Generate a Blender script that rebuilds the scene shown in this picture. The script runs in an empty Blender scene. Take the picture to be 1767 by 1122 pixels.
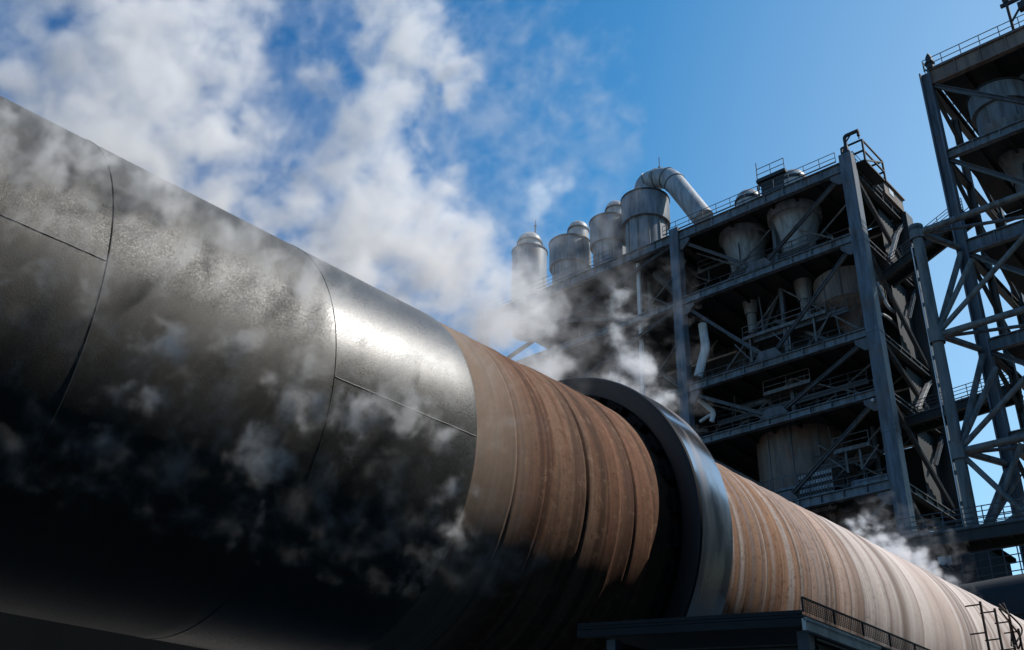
import bpy, math, random
from mathutils import Vector, Matrix
random.seed(7)
R_ = math.radians
scene = bpy.context.scene
COL = scene.collection

# ------------------------------------------------------------------ camera (position = world origin, ground 1.7 m below)
RM = Matrix(((0.66563849, -0.37032001, -0.64791086),
             (-0.74592607, -0.30363106, -0.59279211),
             (0.02279691, 0.87787885, -0.47833995)))
FPX, CX, CY = 1815.0, 883.5, 561.0
def ray(px, py):
    return (RM @ Vector((px - CX, -(py - CY), -FPX))).normalized()
def hx(px, py, X):
    r = ray(px, py); return r * (X / r.x)
def hy(px, py, Y):
    r = ray(px, py); return r * (Y / r.y)
cam = bpy.data.cameras.new('camera'); cam.sensor_width = 36; cam.lens = 36 * FPX / 1767
cam.clip_start = 0.1; cam.clip_end = 20000
camo = bpy.data.objects.new('camera', cam); COL.objects.link(camo)
camo.matrix_world = RM.to_4x4(); scene.camera = camo
GZ = -1.7

# ------------------------------------------------------------------ mesh builder
class MB:
    def __init__(s): s.v = []; s.f = []; s.sm = []
    def add(s, vs, fs, smooth=False):
        o = len(s.v); s.v += [tuple(v) for v in vs]
        s.f += [tuple(i + o for i in f) for f in fs]; s.sm += [smooth] * len(fs)
    def box(s, a, b):
        x0, x1 = sorted((a[0], b[0])); y0, y1 = sorted((a[1], b[1])); z0, z1 = sorted((a[2], b[2]))
        s.add([(x0,y0,z0),(x1,y0,z0),(x1,y1,z0),(x0,y1,z0),(x0,y0,z1),(x1,y0,z1),(x1,y1,z1),(x0,y1,z1)],
              [(0,3,2,1),(4,5,6,7),(0,1,5,4),(1,2,6,5),(2,3,7,6),(3,0,4,7)]); return s
    def frame(s, p, q, up=(0,0,1)):
        d = Vector(q) - Vector(p); L = d.length; d.normalize(); u = Vector(up)
        if abs(d.dot(u)) > .98: u = Vector((1,0,0)) if abs(d.x) < .9 else Vector((0,1,0))
        e = d.cross(u).normalized(); n = e.cross(d).normalized(); return d, e, n, L
    def bar(s, p, q, w, h, up=(0,0,1)):
        d, e, n, L = s.frame(p, q, up); p = Vector(p); q = Vector(q); vs = []
        for c in (p, q):
            for a, b in ((-1,-1),(1,-1),(1,1),(-1,1)): vs.append(c + e*a*w/2 + n*b*h/2)
        s.add(vs, [(3,2,1,0),(4,5,6,7),(0,1,5,4),(1,2,6,5),(2,3,7,6),(3,0,4,7)]); return s
    def ibeam(s, p, q, w, h, t=.06, up=(0,0,1)):
        d, e, n, L = s.frame(p, q, up); p = Vector(p); q = Vector(q)
        s.bar(p + n*(h/2-t/2), q + n*(h/2-t/2), w, t, up); s.bar(p - n*(h/2-t/2), q - n*(h/2-t/2), w, t, up)
        s.bar(p, q, t*1.3, h-2*t, up); return s
    def tube(s, p, q, r, seg=10, cap=True, r2=None):
        d, e, n, L = s.frame(p, q); p = Vector(p); q = Vector(q); vs = []; r2 = r if r2 is None else r2
        for c, rr in ((p, r), (q, r2)):
            for k in range(seg):
                a = 2*math.pi*k/seg; vs.append(c + (e*math.cos(a) + n*math.sin(a))*rr)
        fs = [(k, (k+1) % seg, seg+(k+1) % seg, seg+k) for k in range(seg)]
        s.add(vs, fs, True)
        if cap: s.add(vs, [tuple(range(seg-1,-1,-1)), tuple(range(seg, 2*seg))])
        return s
    def path(s, pts, r, seg=10, cap=True):
        pts = [Vector(p) for p in pts]; n = len(pts); rings = []; up = None
        for i in range(n):
            t = (pts[min(i+1,n-1)] - pts[max(i-1,0)]).normalized()
            if up is None: up = Vector((0,0,1)) if abs(t.z) < .9 else Vector((1,0,0))
            e = t.cross(up).normalized(); up = e.cross(t).normalized()
            rings.append([pts[i] + (e*math.cos(2*math.pi*k/seg) + up*math.sin(2*math.pi*k/seg))*r for k in range(seg)])
        vs = [v for rg in rings for v in rg]; fs = []
        for i in range(n-1):
            for k in range(seg): fs.append((i*seg+k, i*seg+(k+1)%seg, (i+1)*seg+(k+1)%seg, (i+1)*seg+k))
        s.add(vs, fs, True)
        if cap: s.add(vs, [tuple(range(seg-1,-1,-1)), tuple(range((n-1)*seg, n*seg))])
        return s
    def lathe(s, prof, c=(0,0,0), axis='z', seg=48, a0=0, a1=2*math.pi, smooth=True):
        full = abs(a1-a0-2*math.pi) < 1e-6; m = seg if full else seg+1; vs = []; c = Vector(c)
        for h, r in prof:
            for k in range(m):
                a = a0 + (a1-a0)*k/seg
                vs.append(c + (Vector((r*math.cos(a), r*math.sin(a), h)) if axis == 'z' else Vector((h, r*math.cos(a), r*math.sin(a)))))
        fs = []
        for i in range(len(prof)-1):
            for k in range(seg):
                k2 = (k+1) % m; fs.append((i*m+k, i*m+k2, (i+1)*m+k2, (i+1)*m+k))
        s.add(vs, fs, smooth); return s
    def build(s, name, mat, parent=None, angle=32):
        me = bpy.data.meshes.new(name); me.from_pydata(s.v, [], s.f); me.update()
        me.polygons.foreach_set('use_smooth', s.sm); me.set_sharp_from_angle(angle=R_(angle))
        if mat: me.materials.append(mat)
        o = bpy.data.objects.new(name, me); COL.objects.link(o)
        if parent: o.parent = parent
        return o
def tag(o, label=None, cat=None, group=None, kind=None):
    for k, v in (('label', label), ('category', cat), ('group', group), ('kind', kind)):
        if v: o[k] = v
    return o
def empty(name, loc, label=None, cat=None, group=None, parent=None):
    o = bpy.data.objects.new(name, None); COL.objects.link(o); o.location = loc; o.empty_display_size = .5
    if parent: o.parent = parent
    return tag(o, label, cat, group)
def part(mb, name, mat, root, label=None, angle=32):
    """world coordinates -> child of root"""
    l = Vector(root.matrix_basis.translation); 
    mb.v = [tuple(Vector(v) - l) for v in mb.v]
    o = mb.build(name, mat, root, angle)
    if label: o['label'] = label
    return o
def sub(mb, name, mat, root, prt):
    l = Vector(root.matrix_basis.translation); mb.v = [tuple(Vector(v) - l) for v in mb.v]
    return mb.build(name, mat, prt)

# ------------------------------------------------------------------ materials
def mat(name):
    m = bpy.data.materials.new(name); m.use_nodes = True; nt = m.node_tree
    return m, nt, nt.nodes['Principled BSDF']
def N(nt, t, **kw):
    n = nt.nodes.new(t)
    for k, v in kw.items():
        if k in n.inputs.keys(): n.inputs[k].default_value = v
        else: setattr(n, k, v)
    return n
def ramp(nt, fac, stops):
    r = nt.nodes.new('ShaderNodeValToRGB'); e = r.color_ramp.elements
    while len(e) < len(stops): e.new(.5)
    for i, (p, c) in enumerate(stops):
        e[i].position = p; e[i].color = (c, c, c, 1) if not isinstance(c, (tuple, list)) else (*c, 1)
    nt.links.new(fac, r.inputs[0]); return r.outputs[0]
def noise(nt, vec, scale, detail=4, rough=.55, dist=0):
    n = N(nt, 'ShaderNodeTexNoise', Scale=scale, Detail=detail, Roughness=rough, Distortion=dist)
    if vec: nt.links.new(vec, n.inputs['Vector'])
    return n.outputs['Fac']
def coords(nt, scale=(1,1,1), loc=(0,0,0), kind='Object'):
    t = nt.nodes.new('ShaderNodeTexCoord'); m = nt.nodes.new('ShaderNodeMapping')
    m.inputs['Scale'].default_value = scale; m.inputs['Location'].default_value = loc
    nt.links.new(t.outputs[kind], m.inputs[0]); return m.outputs[0]
def mixc(nt, fac, a, b, mode='MIX'):
    m = nt.nodes.new('ShaderNodeMix'); m.data_type = 'RGBA'; m.blend_type = mode
    for sock, v in ((m.inputs[0], fac), (m.inputs[6], a), (m.inputs[7], b)):
        if isinstance(v, (int, float)): sock.default_value = v
        elif isinstance(v, (tuple, list)): sock.default_value = (*v, 1)
        else: nt.links.new(v, sock)
    return m.outputs[2]
def mth(nt, op, a, b=0.0, c=None, clamp=False):
    m = nt.nodes.new('ShaderNodeMath'); m.operation = op; m.use_clamp = clamp
    for i, v in enumerate((a, b, c)):
        if v is None: continue
        if isinstance(v, (int, float)): m.inputs[i].default_value = v
        else: nt.links.new(v, m.inputs[i])
    return m.outputs[0]
def bump(nt, h, bs, strength=.3, dist=.02):
    b = N(nt, 'ShaderNodeBump', Strength=strength, Distance=dist); nt.links.new(h, b.inputs['Height'])
    nt.links.new(b.outputs[0], bs.inputs['Normal'])
def steel(name, base, rust=(.10,.055,.03), amt=.5, rough=.55, sc=.6, streak=1.0, grime=(.02,.022,.024)):
    m, nt, bs = mat(name)
    v = coords(nt, (1,1,streak)); n1 = noise(nt, v, sc, 6, .65); n2 = noise(nt, coords(nt, (1,1,.15)), sc*4, 5, .6)
    c = mixc(nt, ramp(nt, n2, [(.4,0),(.75,1)]), base, grime)
    c = mixc(nt, mth(nt, 'MULTIPLY', ramp(nt, n1, [(.5,0),(.68,1)]), amt), c, rust)
    nt.links.new(c, bs.inputs['Base Color']); bs.inputs['Roughness'].default_value = rough; bs.inputs['Specular IOR Level'].default_value = .28
    bump(nt, n2, bs, .15, .03); return m

M = {}
M['tower'] = steel('tower_paint', (.085,.106,.135), amt=.45, rough=.5)
M['tower2'] = steel('tower_paint_dark', (.06,.06,.064), amt=.5, rough=.55)
M['girder'] = steel('girder_paint', (.105,.13,.155), amt=.4, rough=.5)
M['deck'] = steel('deck_plate', (.03,.034,.038), amt=.4, rough=.75)
M['clad'] = steel('rear_sheet', (.028,.032,.036), amt=.4, rough=.8)
M['cyclone'] = steel('cyclone_steel', (.16,.178,.2), rust=(.11,.07,.05), amt=.75, rough=.55, sc=.5, streak=.35, grime=(.05,.056,.064))
M['hopper'] = steel('hopper_steel', (.27,.295,.32), rust=(.14,.09,.065), amt=.6, rough=.55, sc=.5, streak=.35, grime=(.11,.122,.135))
M['dome'] = steel('dome_steel', (.42,.41,.40), rust=(.2,.12,.08), amt=.6, rough=.45, sc=.5, grime=(.14,.14,.14))
M['rustv'] = steel('rusty_vessel', (.14,.11,.095), rust=(.12,.06,.035), amt=.8, rough=.7, sc=.5, grime=(.05,.045,.042))
M['pipe'] = steel('pipe_grey', (.12,.125,.13), rust=(.14,.08,.05), amt=.6, rough=.5, sc=.8)
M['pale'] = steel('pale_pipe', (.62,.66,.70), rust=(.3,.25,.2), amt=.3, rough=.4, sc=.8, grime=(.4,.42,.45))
M['brace'] = steel('brace_paint', (.075,.08,.09), amt=.55, rough=.5)
M['frame'] = steel('mast_paint', (.11,.12,.125), rust=(.13,.08,.05), amt=.4, rough=.5)
M['rail'] = steel('rail_paint', (.06,.07,.085), amt=.3, rough=.5)
M['dark'] = steel('dark_sheet', (.022,.025,.028), rust=(.03,.025,.02), amt=.3, rough=.65, grime=(.012,.014,.016))
M['sidec'] = steel('side_sheet', (.032,.034,.037), rust=(.04,.03,.025), amt=.5, rough=.8, sc=.4, grime=(.02,.02,.021))
M['shed'] = steel('shed_cover', (.016,.021,.026), rust=(.02,.02,.02), amt=.3, rough=.8, grime=(.011,.014,.017), sc=.25)
M['canopy'] = steel('canopy_steel', (.05,.055,.06), amt=.4, rough=.5)
M['trim'] = steel('canopy_trim', (.85,.80,.74), rust=(.16,.12,.09), amt=.5, rough=.5, grime=(.17,.165,.16))  # pale warm base stands in for sunlight; the trim itself is shaded
M['block'] = steel('block_steel', (.012,.013,.014), rust=(.02,.013,.01), amt=.4, rough=.85, sc=3, grime=(.005,.006,.007)); M['block'].node_tree.nodes['Principled BSDF'].inputs['Specular IOR Level'].default_value = .12
M['rod'] = steel('rusty_rod', (.055,.036,.027), rust=(.09,.045,.027), amt=.7, rough=.7, sc=4)

# wet black shell
m, nt, bs = mat('wet_shell_paint'); M['wet'] = m
v = coords(nt); sep = N(nt, 'ShaderNodeSeparateXYZ'); nt.links.new(v, sep.inputs[0])
fine = noise(nt, v, 70, 2.5, .65); med = noise(nt, v, 1.3, 5, .6)
streak = noise(nt, coords(nt, (1.6,.16,.16)), 1.5, 4, .55, .6)
c = mixc(nt, ramp(nt, streak, [(.42,0),(.66,1)]), (.010,.011,.010), (.022,.021,.015))
c = mixc(nt, ramp(nt, med, [(.45,0),(.75,.7)]), c, (.014,.016,.013))
speck = noise(nt, v, 75, 2.5, .7)
c = mixc(nt, mth(nt, 'MULTIPLY', ramp(nt, speck, [(.5,0),(.62,1)]), ramp(nt, med, [(.35,.9),(.6,.5)])), c, (.04,.037,.033))
nt.links.new(c, bs.inputs['Base Color'])
plate = ramp(nt, mth(nt, 'MULTIPLY', sep.outputs[0], .1), [(.600, 0), (.625, 1)])        # the last plate before the rusty shell is smoother
ro = mixc(nt, plate, (.58,.58,.58), (.40,.40,.40))
ro = mth(nt, 'ADD', ro, mth(nt, 'MULTIPLY', mth(nt, 'SUBTRACT', med, .5), .08))
ro = mth(nt, 'ADD', ro, mth(nt, 'MULTIPLY', mth(nt, 'SUBTRACT', speck, .5), .8))
nt.links.new(ro, bs.inputs['Roughness']); bs.inputs['Specular IOR Level'].default_value = .48
bn = N(nt, 'ShaderNodeBump', Strength=.6, Distance=.006); nt.links.new(fine, bn.inputs['Height'])
nt.links.new(mth(nt, 'SUBTRACT', .28, mth(nt, 'MULTIPLY', plate, .05)), bn.inputs['Strength']); nt.links.new(bn.outputs[0], bs.inputs['Normal'])

# rusty banded shell: bands run round the axis (object X)
m, nt, bs = mat('rusty_shell_steel'); M['rust'] = m
v = coords(nt); sep = N(nt, 'ShaderNodeSeparateXYZ'); nt.links.new(v, sep.inputs[0])
b1 = noise(nt, coords(nt, (1,.05,.05)), 1.5, 3, .5, .25)
b2 = noise(nt, coords(nt, (1,.03,.03), (7,0,0)), 2.6, 2.5, .5, .3)
b3 = noise(nt, coords(nt, (1,.03,.03), (31,0,0)), 2.2, 4, .65, .3)
mott = noise(nt, v, 3.2, 6, .65); grit = noise(nt, coords(nt, (1,.45,.45)), 60, 2.5, .65)
strk = noise(nt, coords(nt, (9,.5,.5)), 1.6, 5, .65)
base = ramp(nt, b1, [(.30,(.075,.034,.020)),(.38,(.125,.063,.040)),(.44,(.165,.082,.052)),(.48,(.07,.038,.027)),(.53,(.145,.072,.045)),(.58,(.175,.108,.075)),(.62,(.08,.046,.033)),(.70,(.155,.092,.063))])
dk = ramp(nt, b2, [(.30,1),(.42,0)])
base = mixc(nt, mth(nt, 'MULTIPLY', dk, .85), base, (.045,.027,.02))
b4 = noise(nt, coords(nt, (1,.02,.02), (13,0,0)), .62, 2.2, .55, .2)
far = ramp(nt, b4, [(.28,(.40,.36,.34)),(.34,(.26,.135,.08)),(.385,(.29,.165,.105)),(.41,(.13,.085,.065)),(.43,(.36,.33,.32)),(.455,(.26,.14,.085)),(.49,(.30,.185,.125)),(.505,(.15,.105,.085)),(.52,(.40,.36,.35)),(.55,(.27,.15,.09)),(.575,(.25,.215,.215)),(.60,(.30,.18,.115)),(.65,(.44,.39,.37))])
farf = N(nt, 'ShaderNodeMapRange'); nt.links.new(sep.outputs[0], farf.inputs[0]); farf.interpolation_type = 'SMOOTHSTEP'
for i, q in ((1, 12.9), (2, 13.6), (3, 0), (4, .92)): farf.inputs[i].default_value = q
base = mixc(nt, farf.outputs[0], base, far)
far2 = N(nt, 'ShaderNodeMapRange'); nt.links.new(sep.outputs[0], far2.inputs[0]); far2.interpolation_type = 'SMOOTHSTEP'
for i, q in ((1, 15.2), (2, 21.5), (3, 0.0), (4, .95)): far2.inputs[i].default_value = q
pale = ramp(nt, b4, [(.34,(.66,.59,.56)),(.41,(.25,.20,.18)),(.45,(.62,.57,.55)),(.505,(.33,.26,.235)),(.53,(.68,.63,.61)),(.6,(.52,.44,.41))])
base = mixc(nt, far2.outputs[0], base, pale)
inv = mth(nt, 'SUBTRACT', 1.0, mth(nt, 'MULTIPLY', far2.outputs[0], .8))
base = mixc(nt, mth(nt, 'MULTIPLY', mth(nt, 'MULTIPLY', ramp(nt, mott, [(.45,0),(.75,1)]), .35), inv), base, (.13,.075,.05))
base = mixc(nt, mth(nt, 'MULTIPLY', mth(nt, 'MULTIPLY', ramp(nt, strk, [(.5,0),(.66,1)]), .25), inv), base, (.21,.145,.105))
stk2 = noise(nt, coords(nt, (8,.22,.22), (50,3,9)), 1.8, 6, .7, .4)
base = mixc(nt, mth(nt, 'MULTIPLY', mth(nt, 'MULTIPLY', ramp(nt, stk2, [(.50,0),(.60,1)]), .45), inv), base, (.055,.032,.023))
flake = noise(nt, v, 7.5, 7, .7)
base = mixc(nt, mth(nt, 'MULTIPLY', mth(nt, 'MULTIPLY', ramp(nt, flake, [(.55,0),(.63,1)]), .5), inv), base, (.06,.034,.024))
base = mixc(nt, mth(nt, 'MULTIPLY', mth(nt, 'MULTIPLY', ramp(nt, flake, [(.36,1),(.44,0)]), .4), inv), base, (.24,.16,.115))
base = mixc(nt, mth(nt, 'MULTIPLY', mth(nt, 'MULTIPLY', ramp(nt, grit, [(.5,0),(.66,1)]), .38), inv), base, (.05,.03,.02))
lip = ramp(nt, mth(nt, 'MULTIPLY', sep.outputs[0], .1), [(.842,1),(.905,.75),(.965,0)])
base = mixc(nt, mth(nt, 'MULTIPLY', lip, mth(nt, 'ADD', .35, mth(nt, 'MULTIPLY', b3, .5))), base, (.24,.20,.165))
nt.links.new(base, bs.inputs['Base Color']); bs.inputs['Roughness'].default_value = .85; bs.inputs['Specular IOR Level'].default_value = .06
hh = mth(nt, 'ADD', mth(nt, 'MULTIPLY', b2, 1.0), mth(nt, 'MULTIPLY', mott, .2))
hh = mth(nt, 'ADD', hh, mth(nt, 'MULTIPLY', grit, .05))
bump(nt, hh, bs, .35, .014)

# polished riding ring
m, nt, bs = mat('polished_ring_steel'); M['ring'] = m
v = coords(nt); n1 = noise(nt, v, 2.2, 5, .6); n2 = noise(nt, coords(nt, (14,.3,.3)), 2, 4, .6)
wear = mth(nt, 'MULTIPLY', ramp(nt, noise(nt, coords(nt, (2.2,.5,.5)), 1.3, 3, .5), [(.46,0),(.66,1)]), .45)
nt.links.new(mixc(nt, wear, mixc(nt, n1, (.58,.55,.55), (.42,.38,.37)), (.24,.15,.11)), bs.inputs['Base Color'])
bs.inputs['Metallic'].default_value = 1
nt.links.new(mth(nt, 'ADD', mth(nt, 'MULTIPLY', wear, .3), mth(nt, 'ADD', .06, mth(nt, 'MULTIPLY', mth(nt, 'ADD', n1, n2), .07))), bs.inputs['Roughness'])
bump(nt, n2, bs, .05, .004)
# near-black ring face
m, nt, bs = mat('near_black_steel'); M['face'] = m
v = coords(nt); n1 = noise(nt, v, 3, 5, .6)
nt.links.new(mixc(nt, n1, (.006,.007,.008), (.016,.016,.017)), bs.inputs['Base Color']); bs.inputs['Roughness'].default_value = .45
bs.inputs['Specular IOR Level'].default_value = .3
bump(nt, n1, bs, .2, .02)

# ground
m, nt, bs = mat('yard_ground'); M['ground'] = m
v = coords(nt); n1 = noise(nt, v, .12, 6, .6); n2 = noise(nt, v, 9, 4, .6)
c = mixc(nt, n1, (.17,.152,.13), (.24,.217,.19)); c = mixc(nt, mth(nt, 'MULTIPLY', n2, .4), c, (.13,.115,.10))
nt.links.new(c, bs.inputs['Base Color']); bs.inputs['Roughness'].default_value = .9; bump(nt, n2, bs, .3, .03)
m, nt, bs = mat('dark_hall_sheet'); M['hall'] = m
w = N(nt, 'ShaderNodeTexWave', Scale=.9); nt.links.new(coords(nt), w.inputs[0]); n1 = noise(nt, coords(nt, (1,1,.2)), .3, 5, .6)
nt.links.new(mixc(nt, n1, (.11,.095,.08), (.16,.14,.12)), bs.inputs['Base Color']); bs.inputs['Roughness'].default_value = .8
bump(nt, w.outputs[1], bs, .3, .05)

m, nt, bs = mat('black_sheet'); M['bsheet'] = m
n1 = noise(nt, coords(nt, (1,1,.2)), .8, 5, .6); nt.links.new(mixc(nt, n1, (.0022,.003,.0035), (.005,.006,.0065)), bs.inputs['Base Color'])
bs.inputs['Roughness'].default_value = .9; bs.inputs['Specular IOR Level'].default_value = .03
# ------------------------------------------------------------------ ground
g = MB(); g.add([(-3000,-3000,GZ),(3000,-3000,GZ),(3000,3000,GZ),(-3000,3000,GZ)], [(0,1,2,3)])
tag(g.build('ground', M['ground']), kind='structure')

# ------------------------------------------------------------------ rotary kiln
KP = Vector((-0.19118594, 10.35691272, 4.65509274)); KD = Vector((0.99978255, 0.01030813, 0.01812724)).normalized()
KR = 2.4
ky = Vector((0,0,1)).cross(KD).normalized(); kz = KD.cross(ky)
KM = Matrix((KD, ky, kz)).transposed()
kiln = empty('rotary_kiln', KP, 'giant rusty rotary kiln drum running away to the right with a black wet near end', 'kiln')
kiln.rotation_euler = KM.to_euler()
SEG = 224
prof = [(-9, .01), (-9, KR)] + [(-9 + i*.3, KR) for i in range(1, 58)] + [(8.36, KR), (8.40, KR-.004), (8.42, KR-.02)]
MB().lathe(prof, axis='x', seg=SEG).build('wet_shell', M['wet'], kiln)['label'] = 'black wet near end of the drum'
# relief of the old shell: shallow courses and laps
prof = [(8.42, KR-.02)]; s = 8.42; r0 = KR-.02
rr = random.Random(3)
steps = [(9.15, .0), (9.72, -.012), (10.55, .045), (11.28, -.03), (11.62, .03), (12.05,-.02)]
for (q, dr) in steps:
    dr *= .45; prof += [(q-.05, r0), (q-.02, r0+.006), (q-.006, r0-.008), (q+.008, r0-.007), (q+.02, r0+dr*.8), (q+.06, r0+dr)]; r0 += dr
prof.append((13.7, r0)); s = 13.7
while s < 70:
    s += rr.uniform(.35, 1.1) if s < 34 else 2; d = rr.choice((-.012, .012, .018, -.016, .006)); d += (KR-.02-r0)*.5
    d *= .6; prof += [(s-.04, r0), (s-.012, r0+.006), (s, r0-.012), (s+.012, r0-.01), (s+.05, r0+d)]; r0 += d
prof += [(s+1, r0), (s+1, .01)]
MB().lathe(prof, axis='x', seg=SEG).build('rusty_shell', M['rust'], kiln, 60)['label'] = 'brown banded rusty shell'
def kp(s, el, r=KR):          # local point: elevation angle from the camera side
    a = R_(el); return Vector((s, -r*math.cos(a), r*math.sin(a)))
def seam_ring(s, r):
    MB().path([kp(s, e, KR+.002) for e in range(0, 361, 2)], r, 6, False).build('weld_seam', M['wet'], kiln)
seam_ring(3.6, .007); seam_ring(6.22, .004); seam_ring(-.6, .007)
def seam_line(s0, s1, el, r, mt='wet'):
    n = int((s1-s0)/.08); MB().path([kp(s0+(s1-s0)*i/n, el+random.uniform(-.06,.06), KR+.002) for i in range(n+1)], r*1, 6).build('weld_seam', M[mt], kiln)
m, nt, bs = mat('bare_weld'); M['weld'] = m
nt.links.new(mixc(nt, noise(nt, coords(nt), 9, 3), (.22,.21,.2), (.05,.05,.048)), bs.inputs['Base Color']); bs.inputs['Roughness'].default_value = .45
seam_line(-.6, 3.59, 3.2, .006, 'weld'); seam_line(6.23, 8.38, -1.2, .006, 'weld')
# riding ring
S0, S1, RO = 12.60, 13.50, 2.83
ring = MB().lathe([(S0+.02, 2.50), (S0, 2.52), (S0, RO-.05), (S0+.012, RO-.02), (S0+.04, RO), ], axis='x', seg=SEG).build('riding_ring', M['face'], kiln)
ring['label'] = 'black ring face with a polished rolling rim'
MB().lathe([(S0+.04, RO), (S0+.2, RO+.003), (S1-.2, RO+.003), (S1-.04, RO), (S1-.012, RO-.02), (S1, RO-.05), (S1, 2.52), (S1-.02, 2.50), (S0+.02, 2.50)], axis='x', seg=SEG).build('rolling_rim', M['ring'], ring)
def kbox(mb, s0, s1, el, dw, r0, r1):
    a = R_(el); n = Vector((0,-math.cos(a),math.sin(a))); t = Vector((0,math.sin(a),math.cos(a))); vs = []
    for s in (s0, s1):
        for (u, r) in ((-dw,r0),(dw,r0),(dw,r1),(-dw,r1)): vs.append(Vector((s,0,0)) + n*r + t*u)
    mb.add(vs, [(3,2,1,0),(4,5,6,7),(0,1,5,4),(1,2,6,5),(2,3,7,6),(3,0,4,7)]); return mb
for k in range(30):
    el = k*12 + 5
    kbox(MB(), S0-.10, S1+.10, el, .17, 2.33, 2.496).build('filler_bar', M['block'], kiln)
for k in range(30):
    el = k*12 + 5 + random.uniform(-.6,.6)
    b = kbox(MB(), S0-.17, S0-.012, el, .09, 2.33, 2.44); kbox(b, S0-.09, S0-.014, el, .05, 2.44, 2.5)
    b.build('retainer_block', M['block'], kiln)
    b = kbox(MB(), S1+.012, S1+.15, el, .09, 2.33, 2.44); b.build('retainer_block', M['block'], kiln)

# ------------------------------------------------------------------ towers
XF, XB = 75.0, 86.5
def rail_run(mb, p, q, h=1.1, step=1.5, r=.035):
    p = Vector(p); q = Vector(q); n = max(1, int((q-p).length/step))
    for i in range(n+1):
        c = p.lerp(q, i/n); mb.tube(c, c+Vector((0,0,h)), r, 5)
    for f in (.5, 1): mb.tube(p+Vector((0,0,h*f)), q+Vector((0,0,h*f)), r, 5)
    mb.bar(p+Vector((0,0,.08)), q+Vector((0,0,.08)), .03, .15)
    return mb
def girder(root, p, q, h, w=.5, mt='girder', step=1.9, face=(-1,0,0)):
    p = Vector(p); q = Vector(q); b = MB(); b.ibeam(p, q, w, h, .07)
    d = (q-p).normalized(); L = (q-p).length; n = int(L/step)
    for i in range(1, n):
        c = p + d*(L*i/n); e = Vector(face)*(w/2-.03)
        b.bar(c-e-Vector((0,0,h/2-.07)), c-e+Vector((0,0,h/2-.07)), .05, .05)
        s = d*.03; b.add([c-s+Vector((0,0,-h/2+.07)), c+s+Vector((0,0,-h/2+.07)), c+s+Vector((0,0,h/2-.07)), c-s+Vector((0,0,h/2-.07)),
                          c-s+e+Vector((0,0,-h/2+.07)), c+s+e+Vector((0,0,-h/2+.07)), c+s+e+Vector((0,0,h/2-.07)), c-s+e+Vector((0,0,h/2-.07))],
                         [(0,1,5,4),(1,2,6,5),(2,3,7,6),(3,0,4,7),(4,5,6,7),(0,3,2,1)])
    return part(b, 'girder', M[mt], root)
def column(root, x, y, z1, w=1.05, d=.95, mt='tower', hbeam=False):
    b = MB(); 
    if hbeam: 
        b.box((x-d/2, y-w/2, GZ), (x+d/2, y-w/2+.12, z1)); b.box((x-d/2, y+w/2-.12, GZ), (x+d/2, y+w/2, z1)); b.box((x-.08, y-w/2+.122, GZ), (x+.08, y+w/2-.122, z1))
    else:
        b.box((x-d/2, y-w/2, GZ), (x+d/2, y+w/2, z1))
        z = 6.0
        while z < z1-1:
            b.box((x-d/2-.025, y-w/2-.025, z), (x+d/2+.025, y+w/2+.025, z+.35)); z += 8.7
    return part(b, 'column', M[mt], root)
def brace(root, p, q, w=.30, mt='brace', pipe=False):
    b = MB()
    if pipe: b.tube(p, q, w/2, 10)
    else: b.ibeam(p, q, w, w*.9, .05)
    return part(b, 'brace', M[mt], root)
def deck(root, x0, x1, y0, y1, z, holes=()):
    b = MB(); b.box((x0, y0, z), (x1, y1, z+.22))
    y = y0 + 1.2
    while y < y1-.6:
        b.bar((x0+.3, y, z-.20), (x1-.3, y, z-.20), .18, .38); y += 2.3
    return part(b, 'floor_deck', M['deck'], root)
def pipe(root, pts, r, mt='pipe', name='pipe', seg=10):
    return part(MB().path(pts, r, seg), name, M[mt], root)
def fillet(pts, rad, n=6):
    pts = [Vector(p) for p in pts]; out = [pts[0]]
    for i in range(1, len(pts)-1):
        a, b, c = pts[i-1], pts[i], pts[i+1]; u = (a-b).normalized(); w = (c-b).normalized()
        R = min(rad, (a-b).length*.45, (c-b).length*.45); p0 = b+u*R; p1 = b+w*R
        for k in range(n+1):
            t = k/n; out.append(p0*(1-t)**2 + b*2*t*(1-t) + p1*t*t)
    out.append(pts[-1]); return out

# ---- middle tower
T = empty('preheater_tower', (80.7, 47, GZ), 'dark steel preheater tower standing behind the rusty kiln, four cyclones on its roof', 'tower')
YC1, YC2, YC3, YC4 = 28.75, 46.95, 52.0, 73.0
FZ = [57.62, 50.2, 41.05, 35.65, 28.05, 19.0, 9.0]          # girder centre heights
FH = [1.02, .8, .75, .65, .8, .9, .9]
column(T, XF, YC1, 58.75, 1.12, 1.0); column(T, XF, YC2, 58.6, 1.0, .9); column(T, XF, YC4, 58.3)
column(T, XF+.6, YC3, 57.0, .34, .3, 'dome')
column(T, XB, YC1, 58.2, 1.3, 1.6, 'tower2'); column(T, XB, YC2, 58.2, 1.0, .9, 'tower2'); column(T, XB, YC4, 58.2, 1.0, .9, 'tower2')
for z, h in zip(FZ, FH):
    girder(T, (XF-.1, YC1+.57, z), (XF-.1, YC2-.51, z), h)
    girder(T, (XF-.05, YC2+.51, z), (XF-.05, YC4-.54, z), h if z > 57 else h*.8, mt='girder')
    girder(T, (XF+.51, YC1, z), (XB-.82, YC1, z), h*.8, mt='tower2', face=(0,-1,0))
    girder(T, (XB, YC1+.67, z), (XB, YC4-.54, z), h*.8, mt='tower2')
    girder(T, (XF+.51, YC2, z-.05), (XB-.48, YC2, z-.05), h*.7, mt='tower2', face=(0,-1,0))
    deck(T, XF+.3, XB-.2, YC1+.3, YC4-.2, z+h/2+.02 if z > 57 else z+h/2-.1)
YM = (YC1+YC2)/2
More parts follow.
